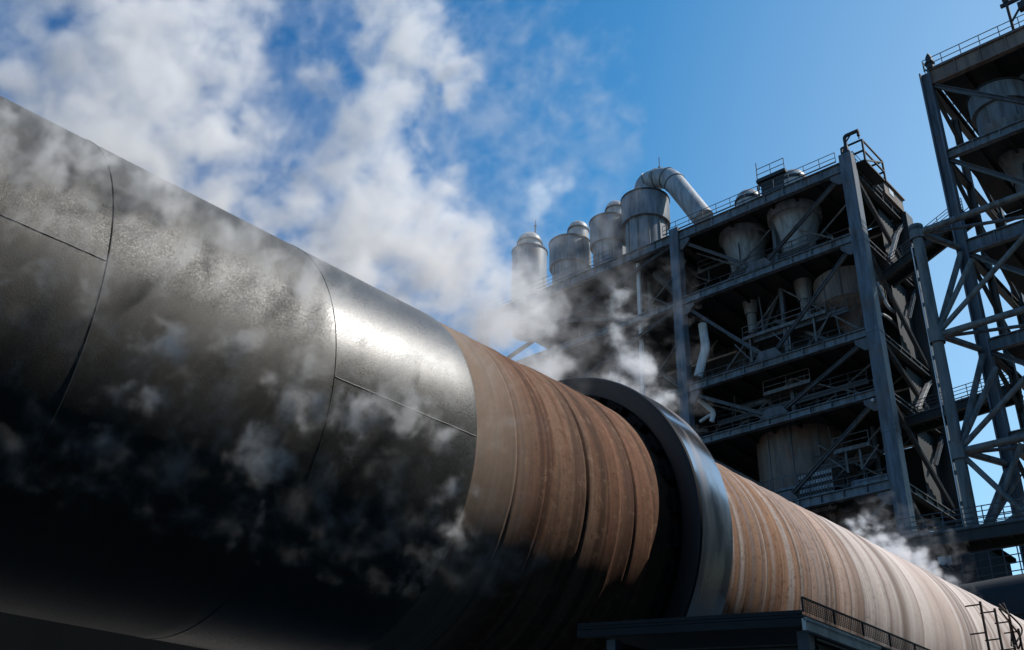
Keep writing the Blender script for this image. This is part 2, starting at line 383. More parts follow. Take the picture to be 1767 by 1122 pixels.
for i in range(len(FZ)-1):
    zt = FZ[i]-FH[i]/2-.1; zb = FZ[i+1]+FH[i+1]/2+.1
    brace(T, (XF, YC1+.6, zt), (XF, YM+.4, zb)); brace(T, (XF, YC2-.55, zt), (XF, YM-.4+.9, zb))
    brace(T, (XF+.1, YC2+.6, zt), (XF+.1, YC4-.6, zb), .35, 'brace'); brace(T, (XF+.35, YC3+.4, zb), (XF+.35, YC4-.7, zt), .3, 'brace')
    # side bracing
    brace(T, (XF+.55, YC1-.1, zt), (XB-.9, YC1-.1, zb), .34, 'tower2')
    brace(T, (XB-.7, YC1-.15, zt), (XB-3.6, YC1-.15, (zt+zb)/2), .3, 'girder')
# rear sheets added between the back columns to shut out sky, darkening the interior
for z0, z1 in ((GZ,8.5),(9.6,18.4),(19.6,27.5),(28.6,35.2),(36.2,40.6),(41.6,49.7),(50.8,57.0)):
    b = MB(); n = 60
    y0, y1 = YC1+.7, YC4-.55; vs = []
    for i in range(n+1):
        y = y0+(y1-y0)*i/n; x = XB-.2+(.06 if i % 2 else 0); vs += [(x, y, z0), (x, y, z1), (x+.05, y, z0), (x+.05, y, z1)]
    fs = []
    for i in range(n): a = i*4; fs += [(a,a+4,a+5,a+1),(a+2,a+3,a+7,a+6)]
    b.add(vs, fs); part(b, 'added_rear_sheet', M['clad'], T)
for z0, z1 in ((20.0,27.5),(28.6,35.2),(36.2,40.6),(41.6,49.7),(50.8,56.9)):
    b = MB(); n = 14; vs = []; fs = []
    for k in range(n+1):
        x = 81.6+(85.5-81.6)*k/n; y = 29.15+(.06 if k % 2 else 0); vs += [(x,y,z0),(x,y,z1),(x,y+.05,z0),(x,y+.05,z1)]
    for k in range(n): a = k*4; fs += [(a,a+4,a+5,a+1),(a+2,a+3,a+7,a+6)]
    b.add(vs, fs); part(b, 'side_cladding', M['sidec'], T)
# roof rails
part(rail_run(MB(), (XF-.15, YC1+1, 58.42), (XF-.15, YC2+1.4, 58.42)), 'guard_rail', M['rail'], T)
part(rail_run(MB(), (XF+.6, YC1-.3, 58.42), (XB-.6, YC1-.3, 58.42)), 'guard_rail', M['rail'], T)
part(rail_run(MB(), (XF-.15, YC2+6.5, 58.42), (XF-.15, YC4, 58.42)), 'guard_rail', M['rail'], T)
for (za, ya, yb) in ((50.7, YC1+1, YC2-1), (41.5, YC1+1, YC2-1), (36.1, YC1+1, YC2-1), (28.55, YC1+1, YC2-1)):
    part(rail_run(MB(), (XF+.5, ya, za), (XF+.5, yb, za), 1.05, 1.6, .03), 'guard_rail', M['tower2'], T)

# inner platforms, pipes and ducts of the middle tower
def pl(px, py, X): return hx(px, py, X)
def platform(root, pts_px, X, depth, hleg=2.4, legs=(), rail=True, mt='pipe'):
    a = hx(*pts_px[0], X); c = hx(*pts_px[1], X); c.z = a.z
    b = MB(); b.box((X, a.y, a.z-.15), (X+depth, c.y, a.z)); b.bar((X-.06, a.y, a.z-.1), (X-.06, c.y, a.z-.1), .12, .26)
    for f in legs:
        y = a.y+(c.y-a.y)*f; b.bar((X+.1, y, a.z-.2), (X+.1, y, a.z-hleg), .16, .16, (0,1,0))
        b.bar((X+.1, y, a.z-hleg*.95), (X+.1, y+(1.6 if f < .6 else -1.6), a.z-.25), .1, .1)
    if rail: rail_run(b, (X, a.y, a.z), (X, c.y, a.z), 1.15, 1.7, .04)
    return part(b, 'access_platform', M[mt], root)
platform(T, ((1282,585),(1425,540)), 77.5, 2.5, 2.6, (.08,.55,.85))
platform(T, ((1318,680),(1398,657)), 77.0, 2.0, 1.2, (), True)
platform(T, ((1205,470),(1262,452)), 79.0, 2.0, 1.5, (.3,), True, 'tower2')
platform(T, ((1440,780),(1500,765)), 77.0, 2.5, 2, (.3,.7))
rp = random.Random(11)
for k in range(26):
    y = rp.uniform(YC1+1.5, YC4-2); x = rp.uniform(78.5, 85.5); lv = rp.randrange(0, 5); z0 = FZ[lv+1]+.7; z1 = FZ[lv]-.7
    r = rp.choice((.12,.16,.22,.35,.5)); t = rp.random()
    if t < .4: pts = [(x,y,z0),(x,y,z1)]
    elif t < .75:
        zz = rp.uniform(z0+1, z1-.6); pts = fillet([(x,y,z0),(x,y,zz),(x,min(YC4-1.5,y+rp.uniform(3,8)),zz)], 1)
    else:
        pts = [(x, y, z0), (x+rp.uniform(-2,2) if 79 < x < 84 else x, min(y+rp.uniform(2,5), YC4-1.5), z1)]
    pipe(T, pts, r, rp.choice(('pipe','pipe','tower2','rustv')))
for k in range(46):
    lv = rp.randrange(0, 5); z0 = FZ[lv+1]+.6; z1 = FZ[lv]-.7; x = rp.uniform(77.2, 85.8); y = rp.uniform(YC1+1.2, YC4-3); t = rp.random(); b = MB()
    if t < .35: b.ibeam((x,y,rp.uniform(z0+1,z1)), (x,min(YC4-1,y+rp.uniform(3,9)),rp.uniform(z0+1,z1)), .22, .3)
    elif t < .6: b.bar((x,y,z0), (x,y,z1), .25, .25, (0,1,0))
    elif t < .8: b.bar((x,y,z0), (x+rp.uniform(-1,1),min(YC4-1,y+rp.uniform(2,4)),z1), .2, .2)
    else:
        w = rp.uniform(.6,1.6); h = rp.uniform(.8,2.2); b.box((x-.5,y-w,z0-.2), (x+.5,y+w,z0+h)); b.box((x-.55,y-w*.7,z0+h), (x+.4,y+w*.3,z0+h+.4))
        part(b, 'machine', M[rp.choice(('rustv','pipe','tower2'))], T); continue
    part(b, 'hanger_beam', M[rp.choice(('tower2','brace','pipe'))], T)
for lv in range(5):                                   # half levels, inner posts and thin cross bracing
    zt = FZ[lv]-FH[lv]/2-.1; zb = FZ[lv+1]+FH[lv+1]/2+.1; zm = zb+(zt-zb)*rp.uniform(.35,.5)
    for X in (77.8, 82.5):
        ya = rp.uniform(YC1+1, YM-3); yb = rp.uniform(YM+2, YC2-1)
        b = MB().ibeam((X, ya, zm), (X, yb, zm), .2, .32); rail_run(b, (X-.12, ya, zm+.17), (X-.12, yb, zm+.17), 1.05, 1.5, .035)
        n = 4
        for k in range(n): y = ya+(yb-ya)*(k+.5)/n; b.bar((X, y, zm-.16), (X, y+rp.uniform(-.3,.3), zt if k % 2 else zb), .1, .1)
        part(b, 'catwalk', M[rp.choice(('pipe','tower2','brace'))], T)
        for (y0, y1) in ((YC1+.6, YM), (YM, YC2-.6), (YC2+.8, YC2+9)):
            part(MB().tube((X, y0, zb), (X, y1, zt), .09, 6).tube((X+.3, y1, zb), (X+.3, y0, zt), .09, 6), 'thin_brace', M['pipe'], T)
        part(MB().bar((X, YM, zb), (X, YM, zt), .35, .35, (0,1,0)), 'inner_post', M['brace'], T)
for lv in range(5):                                   # stairs between the floors
    z0 = FZ[lv+1]+.5; z1 = FZ[lv]+.5; y = YC2-2-lv*1.3; b = MB()
    for dx in (0, .9): b.bar((79+dx, y, z0), (79+dx, y-5.0, z1-.6), .08, .3)
    for i in range(22): f = i/21; b.box((79.0, y-5*f-.13, z0+(z1-.6-z0)*f), (79.9, y-5*f+.13, z0+(z1-.6-z0)*f+.04))
    rail_run(b, (79, y, z0+.1), (79, y-5, z1-.5), 1.0, 1.2, .03)
    part(b, 'stair_flight', M['tower2'], T)
for i in range(len(FZ)-1):                            # gusset plates at the brace joints
    zt = FZ[i]-FH[i]/2-.1; zb = FZ[i+1]+FH[i+1]/2+.1
    for y, z, sy, sz in ((YC1+.6, zt, 1, -1), (YC2-.55, zt, -1, -1)):
        b = MB(); x = XF-.26; b.add([(x,y,z),(x,y+sy*1.1,z),(x,y+sy*1.1,z+sz*.35),(x,y+sy*.35,z+sz*1.1),(x,y,z+sz*1.1),(x+.04,y,z),(x+.04,y+sy*1.1,z),(x+.04,y+sy*1.1,z+sz*.35),(x+.04,y+sy*.35,z+sz*1.1),(x+.04,y,z+sz*1.1)],
            [(0,1,2,3,4),(9,8,7,6,5),(0,5,6,1),(1,6,7,2),(2,7,8,3),(3,8,9,4),(4,9,5,0)])
        part(b, 'gusset_plate', M['brace'], T)
    b = MB(); x = XF-.26; z = zb
    b.add([(x,YM-.9,z),(x,YM+1.8,z),(x,YM+1.2,z+.8),(x,YM-.3,z+.8),(x+.04,YM-.9,z),(x+.04,YM+1.8,z),(x+.04,YM+1.2,z+.8),(x+.04,YM-.3,z+.8)], [(0,1,2,3),(7,6,5,4),(0,4,5,1),(1,5,6,2),(2,6,7,3),(3,7,4,0)])
    part(b, 'gusset_plate', M['brace'], T)
# pipes painted pale in place of sunlight, beside the second column
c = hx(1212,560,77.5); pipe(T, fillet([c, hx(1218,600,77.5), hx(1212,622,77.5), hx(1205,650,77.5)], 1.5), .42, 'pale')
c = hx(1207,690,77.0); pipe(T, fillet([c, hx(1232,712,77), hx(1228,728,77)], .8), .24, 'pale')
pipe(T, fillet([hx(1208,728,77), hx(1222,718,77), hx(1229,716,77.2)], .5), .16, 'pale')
# rough inclined meal ducts under the girder rows
for a, b, r in (((1302,600,80),(1330,640,80),.45), ((1395,545,80.5),(1352,600,79.5),.4), ((1330,470,80),(1300,520,80),.3), ((1372,480,81),(1392,520,81),.35)):
    pipe(T, [hx(*a), hx(*b)], r, 'pipe', 'meal_duct', 12)
# horizontal gas duct low at the right
pipe(T, [hx(1478,850,76.5), hx(1546,835,76.5)], .95, 'cyclone', 'gas_duct', 20)
# side face: big riser ducts and cones seen between corner and back column
SY = 31.5
for (pa, pb, r, mt) in (((1525,372),(1545,470),1.35,'rustv'), ((1535,500),(1557,590),1.0,'rustv'), ((1560,600),(1580,700),1.2,'rustv'), ((1590,720),(1618,860),1.3,'rustv')):
    pipe(T, [hy(*pa, SY), hy(*pb, SY)], r, mt, 'riser_duct', 18)
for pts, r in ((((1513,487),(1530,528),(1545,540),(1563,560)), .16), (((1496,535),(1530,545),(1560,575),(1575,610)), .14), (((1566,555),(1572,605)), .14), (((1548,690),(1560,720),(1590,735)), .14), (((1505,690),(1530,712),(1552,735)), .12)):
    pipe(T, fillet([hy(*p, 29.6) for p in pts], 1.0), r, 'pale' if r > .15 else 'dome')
for pa, pb in (((1549,400),(1536,446)), ((1601,664),(1584,704))):
    brace(T, hy(*pa, 28.3), hy(*pb, 28.3), .34, 'dome')
# roof: davit, stair head and upper house at the right end
b = MB(); p0 = hx(1463,272,XF); z0 = 58.75
b.box((XF-.4, p0.y-.35, z0), (XF+.3, p0.y+.4, z0+.28)); b.path(fillet([(XF, p0.y, z0+.28), (XF, p0.y+.02, z0+2.15), (XF-.05, p0.y-1.35, z0+2.1)], .3), .17, 10)
b.tube((XF, p0.y+.03, z0+.28), (XF, p0.y+.06, z0+1.0), .25, 10); b.bar((XF,p0.y+.03,z0+1.4), (XF-.03,p0.y-.6,z0+2.05), .1, .1)
dv = empty('davit_crane', (XF, p0.y, z0), 'small hooked davit crane on top of the corner column of the middle tower', 'crane')
part(b, 'jib_arm', M['dark'], dv); part(MB().box((XF-.17, p0.y-1.4, z0+1.5), (XF+.07, p0.y-1.18, z0+1.95)).tube((XF-.05,p0.y-1.29,z0+1.2),(XF-.05,p0.y-1.29,z0+1.5),.06,6), 'hook_block', M['dark'], dv)
b = MB(); x0, x1, y0, y1 = 76.2, 80.4, 27.6, 29.6; z0 = 58.42
for x, y in ((x0,y0),(x1,y0),(x0,y1),(x1,y1)): b.bar((x,y,z0),(x,y,z0+2.3),.16,.16,(0,1,0))
for z in (z0+1.1, z0+2.3):
    b.bar((x0,y0,z),(x1,y0,z),.14,.14); b.bar((x0,y1,z),(x1,y1,z),.14,.14); b.bar((x0,y0,z),(x0,y1,z),.14,.14); b.bar((x1,y0,z),(x1,y1,z),.14,.14)
b.bar((x0,y0,z0),(x1,y0,z0+2.2),.12,.12); b.box((x0,y0,z0),(x1,y1,z0+.15))
part(b, 'hoist_cage', M['dark'], T)
b = MB(); b.box((81.8, 28.3, 58.3), (86.0, 30.6, 59.7)); b.box((81.6, 28.1, 59.7), (86.2, 30.8, 59.85))
h = part(b, 'roof_house', M['rustv'], T)
sub(MB().box((82.8, 28.26, 58.8), (83.8, 28.295, 59.4)), 'pale_pane', M['pale'], T, h)  # pale box painted in for a sunlit piece of the roof clutter
# upper house with rail in the middle of the roof
a = hx(1312,322,77.4); c = hx(1354,303,77.4); zh = hx(1330,303,77.4).z
b = MB(); b.box((77.5, c.y, 58.35), (80.5, a.y, zh-.3)); b.box((77.2, c.y-.2, zh-.3), (80.8, a.y+.3, zh))
h = part(b, 'roof_house', M['dark'], T); rl = MB(); rail_run(rl, (77.3, c.y-.1, zh), (77.3, a.y+.2, zh), 1.3, 1.3, .04); sub(rl, 'guard_rail', M['rail'], T, h)
# masts (thin lightning rods)
def rod(px, py, X, zb, label):
    t = hx(px, py, X); e = empty('lightning_rod', (X, t.y, zb), label, 'lightning rod')
    part(MB().tube((X,t.y,zb), (X,t.y,zb+(t.z-zb)*.5), .10, 6).tube((X,t.y,zb+(t.z-zb)*.5), t, .05, 6), 'pole', M['rail'], e)
    part(MB().tube((X,t.y,zb+(t.z-zb)*.5), (X,t.y,zb+(t.z-zb)*.56), .16, 8), 'collar', M['rail'], e)
rod(1304, 282, 78, 58.35, 'thin rod on the dark flat house in the middle of the tower roof')

# ------------------------------------------------------------------ cyclones and vessels
def vessel(name, label, cat, cx, X, r, ytop, ybot, group=None, collar=None, dome=None, cone=None, mt='cyclone', zbot=None, doff=0):
    """cx pixel column of the axis; ytop/ybot pixel rows of the body"""
    t = hx(cx, ytop, X); bo = hx(cx + (ybot-ytop)*.07, ybot, X); zt = t.z; zb = bo.z if zbot is None else zbot; y = t.y
    root = empty(name, (X, y, zb), label, cat, group)
    if cone and collar and mt == 'hopper': zb = zt-2.5; root.location.z = zb; collar = .82
    b = MB()
    if collar:
        zk = zt-(zt-zb)*collar
        b.lathe([(zb, r*.86), (zk, r*.86)], (X,y,0), seg=40)
        part(b, 'barrel', M[mt], root)
        k = MB().lathe([(zk-.02, r*.86), (zk-.02, r*.995), (zk+.12, r), (zt-.1, r), (zt, r*.985), (zt+.25, r*.6), (zt+.3, .02)], (X,y,0), seg=40)
        part(k, 'collar', M[mt], root)
        part(MB().lathe([(zt-.16, r+.0), (zt-.16, r+.09), (zt+.0, r+.09), (zt+.0, r*.99)], (X,y,0), seg=40), 'rim', M['dark'], root)
    else:
        b.lathe([(zb, r), (zt, r), (zt+.25, r*.6), (zt+.3, .02)], (X,y,0), seg=40); part(b, 'barrel', M[mt], root)
    if cone:
        part(MB().lathe([(zb-cone, r*.24), (zb-cone*.95, r*.25), (zb-cone*.62, r*.42), (zb-cone*.25, r*.66), (zb, r*.86 if collar else r)], (X,y,0), seg=40), 'cone', M[mt], root)
        part(MB().lathe([(zb-cone*1.25, r*.16), (zb-cone, r*.19)], (X,y,0), seg=20), 'dip_pipe', M[mt], root)
    if dome:
        rd = r*dome; hd = rd*.95; zn_ = zt+.15+r*.55
        d_ = part(MB().lathe([(zt+.1, rd*.98), (zn_, rd*.98), (zn_, rd)] + [(zn_+hd*math.sin(R_(a)), max(.02, rd*math.cos(R_(a)))) for a in range(0, 91, 10)], (X,y+doff,0), seg=32), 'dome', M['dome'], root)
        sub(MB().lathe([(zn_-.2, rd*.985), (zn_-.2, rd*1.07), (zn_, rd*1.07), (zn_, rd)], (X,y+doff,0), seg=32), 'flange', M['dark'], root, d_)
    # vertical pipe strips and plate laps
    for k in range(0 if mt == 'hopper' else 5):
        b = MB(); a = R_(180 + k*31 - 20); rr2 = (r*.86 if collar else r)+.05; h0 = zb+.1; h1 = (zt-(zt-zb)*(collar or 0))-.1
        p = (X+rr2*math.cos(a), y+rr2*math.sin(a)); b.tube((p[0],p[1],h0), (p[0],p[1],h1), .06, 5)
        part(b, 'stiffener', M['pipe'], root)
    return root, Vector((X, y, zt))
G4 = 'cyclones standing in a row on the tower roof'
v4, p4 = vessel('cyclone', 'largest roof cyclone, cylinder with the curved duct rising out of its top', 'cyclone', 1113, 79.5, 2.62, 348, 445, G4, .36, None, zbot=58.35)
v3, p3 = vessel('cyclone', 'roof cyclone tucked just left of the one with the curved duct, dome mostly hidden', 'cyclone', 1052, 80.0, 2.25, 386, 470, G4, .38, .52, doff=-.9, zbot=58.35)
v2, p2 = vessel('cyclone', 'second roof cyclone from the left, grey dome on its far right side', 'cyclone', 984, 79.5, 2.4, 423, 500, G4, .42, .5, doff=-1.2, zbot=58.35)
v1, p1 = vessel('cyclone', 'leftmost roof cyclone with a pale dome and a thin rod, half in steam', 'cyclone', 914, 82.0, 2.15, 436, 520, G4, .7, .7, zbot=58.35)
rod(1137, 272, 79.5, p4.z+2.0, 'thin rod above the curved duct on the largest roof cyclone')
rod(924, 380, 82, p1.z+2.6, 'thin rod on the dome of the leftmost roof cyclone')
# curved gas duct from cyclone 4 down to the roof
gd = empty('gas_duct', p4, 'fat pale curved duct bending from the largest roof cyclone down behind the tower roof edge', 'duct')
pts = fillet([p4+Vector((0,0,.1)), p4+Vector((0,.0,2.45)), p4+Vector((0,-3.2,2.0)), p4+Vector((.2,-7.0,-5.2))], 2.4, 10)
part(MB().path(pts, 1.15, 20), 'duct_pipe', M['hopper'], gd)
part(MB().lathe([(p4.z+.1, 1.35), (p4.z+.9, 1.4), (p4.z+1.3, 1.08)], (p4.x,p4.y,0), seg=24), 'flange', M['dome'], gd)
b = MB()
for i in (8, 12, 17, 22, 27):
    if i+1 < len(pts):
        d = (pts[i+1]-pts[i]).normalized(); b.tube(pts[i]-d*.06, pts[i]+d*.06, 1.23, 20)
part(b, 'seam_band', M['pipe'], gd)
# two hanging cyclones in the upper bay
GH = 'cone cyclones hanging below the roof of the middle tower'
h1, q1 = vessel('cyclone', 'cone cyclone hanging below the roof of the middle tower, left of the pair', 'cyclone', 1281, 79.6, 2.45, 385, 458, GH, .40, None, 8.0, 'hopper', zbot=55.4)
h2, q2 = vessel('cyclone', 'cone cyclone hanging below the tower roof, the one nearer the corner column', 'cyclone', 1368, 79.3, 2.55, 351, 430, GH, .38, None, 8.4, 'hopper', zbot=55.6)
for q, px, py, X in ((q1, 1291, 331, 79.0), (q2, 1367, 297, 78.8)):
    t = hx(px, py, X); root = empty('roof_dome', (X, t.y, 58.35), 'rounded dark dome on the tower roof left of the flat house' if px < 1300 else 'rounded dome with a bright sunlit side right of the flat house on the tower roof', 'dome')
    part(MB().lathe([(58.35, 1.35), (t.z-1.25, 1.35)] + [(t.z-1.25+1.25*math.sin(R_(a)), max(.02, 1.35*math.cos(R_(a)))) for a in range(0, 91, 10)], (X, t.y, 0), seg=28), 'shell', M['dome'], root)
    part(MB().lathe([(t.z-1.5, 1.36), (t.z-1.5, 1.44), (t.z-1.2, 1.44), (t.z-1.2, 1.36)], (X, t.y, 0), seg=28), 'band', M['dark'], root)
r1, _ = vessel('calciner_vessel', 'squat rusty round vessel half behind the corner column at mid height', 'vessel', 1462, 80.2, 3.0, 488, 535, None, None, None, 2.6, 'rustv')
r2, pv = vessel('kiln_riser_vessel', 'broad rusty round vessel low in the middle tower above the kiln', 'vessel', 1385, 81.0, 4.1, 745, 830, None, None, None, None, 'rustv', zbot=23.5)
b = MB().lathe([(30.0,4.25),(30.0,4.9),(30.2,4.9),(30.2,4.25)], (pv.x,pv.y,0), seg=40)
for k in range(24):
    a = 2*math.pi*k/24; b.tube((pv.x+4.85*math.cos(a),pv.y+4.85*math.sin(a),30.2),(pv.x+4.85*math.cos(a),pv.y+4.85*math.sin(a),31.2),.04,5)
b.path([(pv.x+4.85*math.cos(2*math.pi*k/48),pv.y+4.85*math.sin(2*math.pi*k/48),31.2) for k in range(49)], .05, 5, False)
part(b, 'ring_walkway', M['girder'], r2)
# louvred panel in front of the low vessel
a = hx(1377, 822, 76.6); c = hx(1443, 870, 76.6)
lp = empty('louvre_panel', (76.6, (a.y+c.y)/2, c.z), 'grey blue louvred grille panel low in the middle tower just above the kiln', 'grille')
b = MB(); y0, y1 = c.y, a.y; z0, z1 = c.z-.5, a.z+.1
b.box((76.7, y0, z0), (76.75, y1, z1)); part(b, 'back_plate', M['dark'], lp)
for i in range(6):
    z = z0+(z1-z0)*(i+.15)/6; part(MB().bar((76.6, y0, z+.22), (76.6, y1, z+.22), .10, (z1-z0)/6*.5), 'slat', M['hopper'], lp)
b = MB()
for i in range(13): y = y0+(y1-y0)*i/12; b.bar((76.52, y, z0), (76.52, y, z1), .05, .05, (0,1,0))
part(b, 'bar_grid', M['pipe'], lp)

# ------------------------------------------------------------------ right tower
T2 = empty('preheater_tower', (81, 10, GZ), 'taller dark preheater tower cut off by the right edge, its roof with a rail', 'tower')
Y1, Y2 = 20.75, 3.0
GZ2 = [62.9, 54.6, 45.6, 36.9, 29.5, 19.5, 9.5]; GH2 = [1.6, .8, 1.2, 1.0, .8, .9, .9]
column(T2, XF, Y1, 63.6, .85, .9, 'tower', True); column(T2, XF, Y2, 63.6, .85, .9, 'tower', True)
column(T2, XB+.8, Y1-.2, 63.0, .8, .8, 'tower2', True); column(T2, XB+.8, Y2, 63.0, .8, .8, 'tower2', True)
column(T2, 80.5, Y1-.1, 62.0, .55, .55, 'tower2', True); column(T2, XF+.2, 12.5, 62.0, .6, .6, 'tower2', True)
for i, (z, h) in enumerate(zip(GZ2, GH2)):
    girder(T2, (XF-.05, Y2+.44, z), (XF-.05, Y1-.44, z), h, mt='girder' if i else 'rustv')
    girder(T2, (XF+.46, Y1-.05, z), (XB+.38, Y1-.05, z), h*.6, mt='tower2', face=(0,-1,0))
    girder(T2, (XB+.8, Y2+.42, z), (XB+.8, Y1-.64, z), h*.7, mt='tower2')
    deck(T2, XF+.3, XB+.6, Y2+.2, Y1-.9 if i else Y1-.3, z+h/2-.08 if i else z+h/2+.02)
for i in range(len(GZ2)-1):
    zt = GZ2[i]-GH2[i]/2-.1; zb = GZ2[i+1]+GH2[i+1]/2+.1
    brace(T2, (XF, Y1-.5, zt), (XF, 12.0, zb), .36); brace(T2, (XF, Y2+.5, zt), (XF, 11.7, zb), .36)
    brace(T2, (XF+.5, Y1-.15, zt), (XB+.2, Y1-.3, zb), .3, 'tower2')
    b = MB(); n = 24; y0, y1 = Y2+.5, Y1-2.2; vs = []; fs = []
    for k in range(n+1):
        y = y0+(y1-y0)*k/n; x = XB+.5+(.06 if k % 2 else 0); vs += [(x,y,zb-1.2),(x,y,zt+.2),(x+.05,y,zb-1.2),(x+.05,y,zt+.2)]
    for k in range(n): a = k*4; fs += [(a,a+4,a+5,a+1),(a+2,a+3,a+7,a+6)]
    b.add(vs, fs); part(b, 'added_rear_sheet', M['clad'], T2)  # same added sheets, closing off the sky behind the right tower
part(rail_run(MB(), (XF-.2, Y2, 63.75), (XF-.2, Y1, 63.75), 1.2, 1.6, .04), 'guard_rail', M['rail'], T2)
part(rail_run(MB(), (XF, Y1, 63.75), (XB, Y1, 63.75), 1.2, 1.6, .04), 'guard_rail', M['rail'], T2)
c1, _ = vessel('cyclone', 'grey cyclone high in the taller right tower under its roof girder', 'cyclone', 1723, 79.2, 2.5, 168, 232, 'cyclones in the taller right tower', .5, None, 5.5)
c2, _ = vessel('cyclone', 'cyclone high in the taller tower, cut by the right edge', 'cyclone', 1800, 80.5, 2.4, 140, 200, 'cyclones in the taller right tower', .5, None, 5.0)
for k in range(16):
    y = rp.uniform(9, Y1-4.5); x = rp.uniform(77.5, 86); lv = rp.randrange(1, 6); z0 = GZ2[lv]+.6; z1 = GZ2[lv-1]-.9; r = rp.choice((.12,.2,.35,.6))
    pts = [(x,y,z0),(x,y,z1)] if rp.random() < .5 else fillet([(x,y,z0),(x,y,rp.uniform(z0+1,z1)),(x,y-rp.uniform(3,7),rp.uniform(z0+1,z1))], 1)
    pipe(T2, pts, r, rp.choice(('pipe','tower2','rustv')))
# lamp and hoist on the roof edge
p = hx(1612,142,XF); lb = empty('beacon_lamp', (XF-.1, p.y, 63.75), 'small dark beacon lamp on the roof corner of the taller right tower', 'lamp')
part(MB().lathe([(63.75,.32),(64.3,.30),(64.35,.42),(64.5,.42)], (XF-.1,p.y,0), seg=14), 'base', M['dark'], lb)
part(MB().lathe([(64.5,.30),(65.1,.28),(65.45,.12),(65.6,.02)], (XF-.1,p.y,0), seg=14), 'lamp_head', M['dark'], lb)
p = hx(1757,80,XF); hf = empty('hoist_frame', (XF, p.y, 63.75), 'dark hoist frame on the roof of the taller tower at the right edge', 'hoist')
z0 = 63.75
part(MB().bar((XF,p.y,z0),(XF,p.y,z0+3.1),.22,.22,(0,1,0)).bar((XF,p.y-2.6,z0),(XF,p.y-2.6,z0+3.1),.22,.22,(0,1,0)).bar((XF,p.y+.5,z0+3.2),(XF,p.y-3.2,z0+3.2),.24,.3).bar((XF,p.y-.05,z0+1.2),(XF,p.y-1.6,z0+3.1),.14,.14), 'gantry', M['dark'], hf)
part(MB().box((XF-.3,p.y-1.5,z0+1.9),(XF+.3,p.y-.8,z0+2.6)).tube((XF,p.y-1.15,z0+2.6),(XF,p.y-1.15,z0+3.1),.07,6), 'winch', M['dark'], hf)
part(MB().lathe([(z0+3.3,.22),(z0+3.7,.3),(z0+4.0,.05)], (XF,p.y,0), seg=10), 'cap_knob', M['dark'], hf)

# ------------------------------------------------------------------ braced mast frame in front of the right tower
XM = 70.5; pm = hx(1616, 580, XM); YMm = pm.y
fr = empty('braced_frame', (XM, YMm, GZ), 'slender braced pipe frame rising between the two towers with long bars across the right tower', 'steel frame')
zn = [hx(1578,404,XM).z, hx(1616,580,XM).z, hx(1655,780,XM).z, hx(1686,948,XM).z]
part(MB().tube((XM,YMm,GZ),(XM,YMm,zn[0]+.3),.40,16).lathe([(zn[0]+.1,.55),(zn[0]+.4,.55),(zn[0]+.42,.02)], (XM,YMm,0), seg=16), 'post', M['frame'], fr)
z = 2
while z < zn[0]-1: part(MB().bar((XM-.05,YMm+.55,z),(XM-.05,YMm+.40,z),.08,.3), 'cable_clip', M['rail'], fr); z += 2.2
part(MB().tube((XM,YMm+.58,GZ),(XM,YMm+.58,zn[0]-1),.05,6), 'cable', M['pale'], fr)
for z in zn[:3]:
    part(MB().tube((XM,YMm-.3,z),(XM,2.0,z),.26,12), 'cross_bar', M['frame'], fr)
    part(MB().lathe([(z-.6,.55),(z+.6,.55)], (XM,YMm,0), seg=16), 'node_sleeve', M['frame'], fr)
    part(MB().tube((XM,YMm-.2,z),(XF-.5,Y1+.2,z),.26,10), 'tie_bar', M['frame'], fr)
    part(MB().tube((XM+.1,YMm-.2,z-.1),(XF-.5,12.5,z-.1),.14,8), 'tie_bar', M['frame'], fr)
part(MB().tube((XM,2.0,GZ),(XM,2.0,zn[0]),.4,14), 'post', M['frame'], fr)
part(MB().tube((XM,10.6,GZ),(XM,10.6,zn[0]),.3,14), 'post', M['frame'], fr)
for i in range(3):
    t = zn[i]; l = zn[i+1]
    part(MB().tube((XM,YMm-.3,l+.3),(XM,10.9,t-.1),.2,10), 'brace', M['frame'], fr)
    part(MB().tube((XM+.25,YMm-.1,l+.4),(XF-.55,Y1+.1,t-.6),.24,10), 'brace', M['frame'], fr)
    part(MB().tube((XM,YMm-.2,l+.4),(XM+1.2,YMm-3.2,(t+l)/2+1.4),.2,10), 'brace', M['frame'], fr)
part(MB().tube((XM,YMm-.2,zn[2]-.3),(XM+.0,18.3,zn[3]+.3),.2,10), 'brace', M['frame'], fr)
part(MB().tube((XM+.35,YMm-.2,zn[3]+.2),(XM+.35,18.6,zn[2]-.3),.2,10), 'brace', M['frame'], fr)

# walkway bridges between the towers
def bridge(pa, Xa, pb, Xb, w, label, ext=0):
    a = hx(*pa, Xa); c = hx(*pb, Xb); d = (c-a).normalized(); a -= d*ext; c += d*ext*.5
    root = empty('walkway_bridge', a, label, 'walkway', 'walkway bridges between the towers')
    side = d.cross(Vector((0,0,1))).normalized()
    b = MB(); b.bar(a, c, w, .22)
    n = int((c-a).length/1.2)
    for i in range(n+1): q = a.lerp(c, i/n); b.bar(q-side*w/2-Vector((0,0,.2)), q+side*w/2-Vector((0,0,.2)), .12, .2)
    part(b, 'walkway_deck', M['dark'], root)
    for sgn in (-1, 1):
        o = side*sgn*(w/2); part(MB().ibeam(a+o-Vector((0,0,.25)), c+o-Vector((0,0,.25)), .25, .7), 'beam', M['dark'], root)
        rl = MB(); rail_run(rl, a+o+Vector((0,0,.12)), c+o+Vector((0,0,.12)), 1.2, 1.1, .035)
        for f in (.25,.75): rl.tube(a+o+Vector((0,0,.12+1.2*f)), c+o+Vector((0,0,.12+1.2*f)), .03, 5)
        part(rl, 'guard_rail', M['rail'], root)
bridge((1600,722), 80, (1722,684), 80, 2.0, 'level walkway bridge with blue tinted rails joining both towers at mid height', 3)
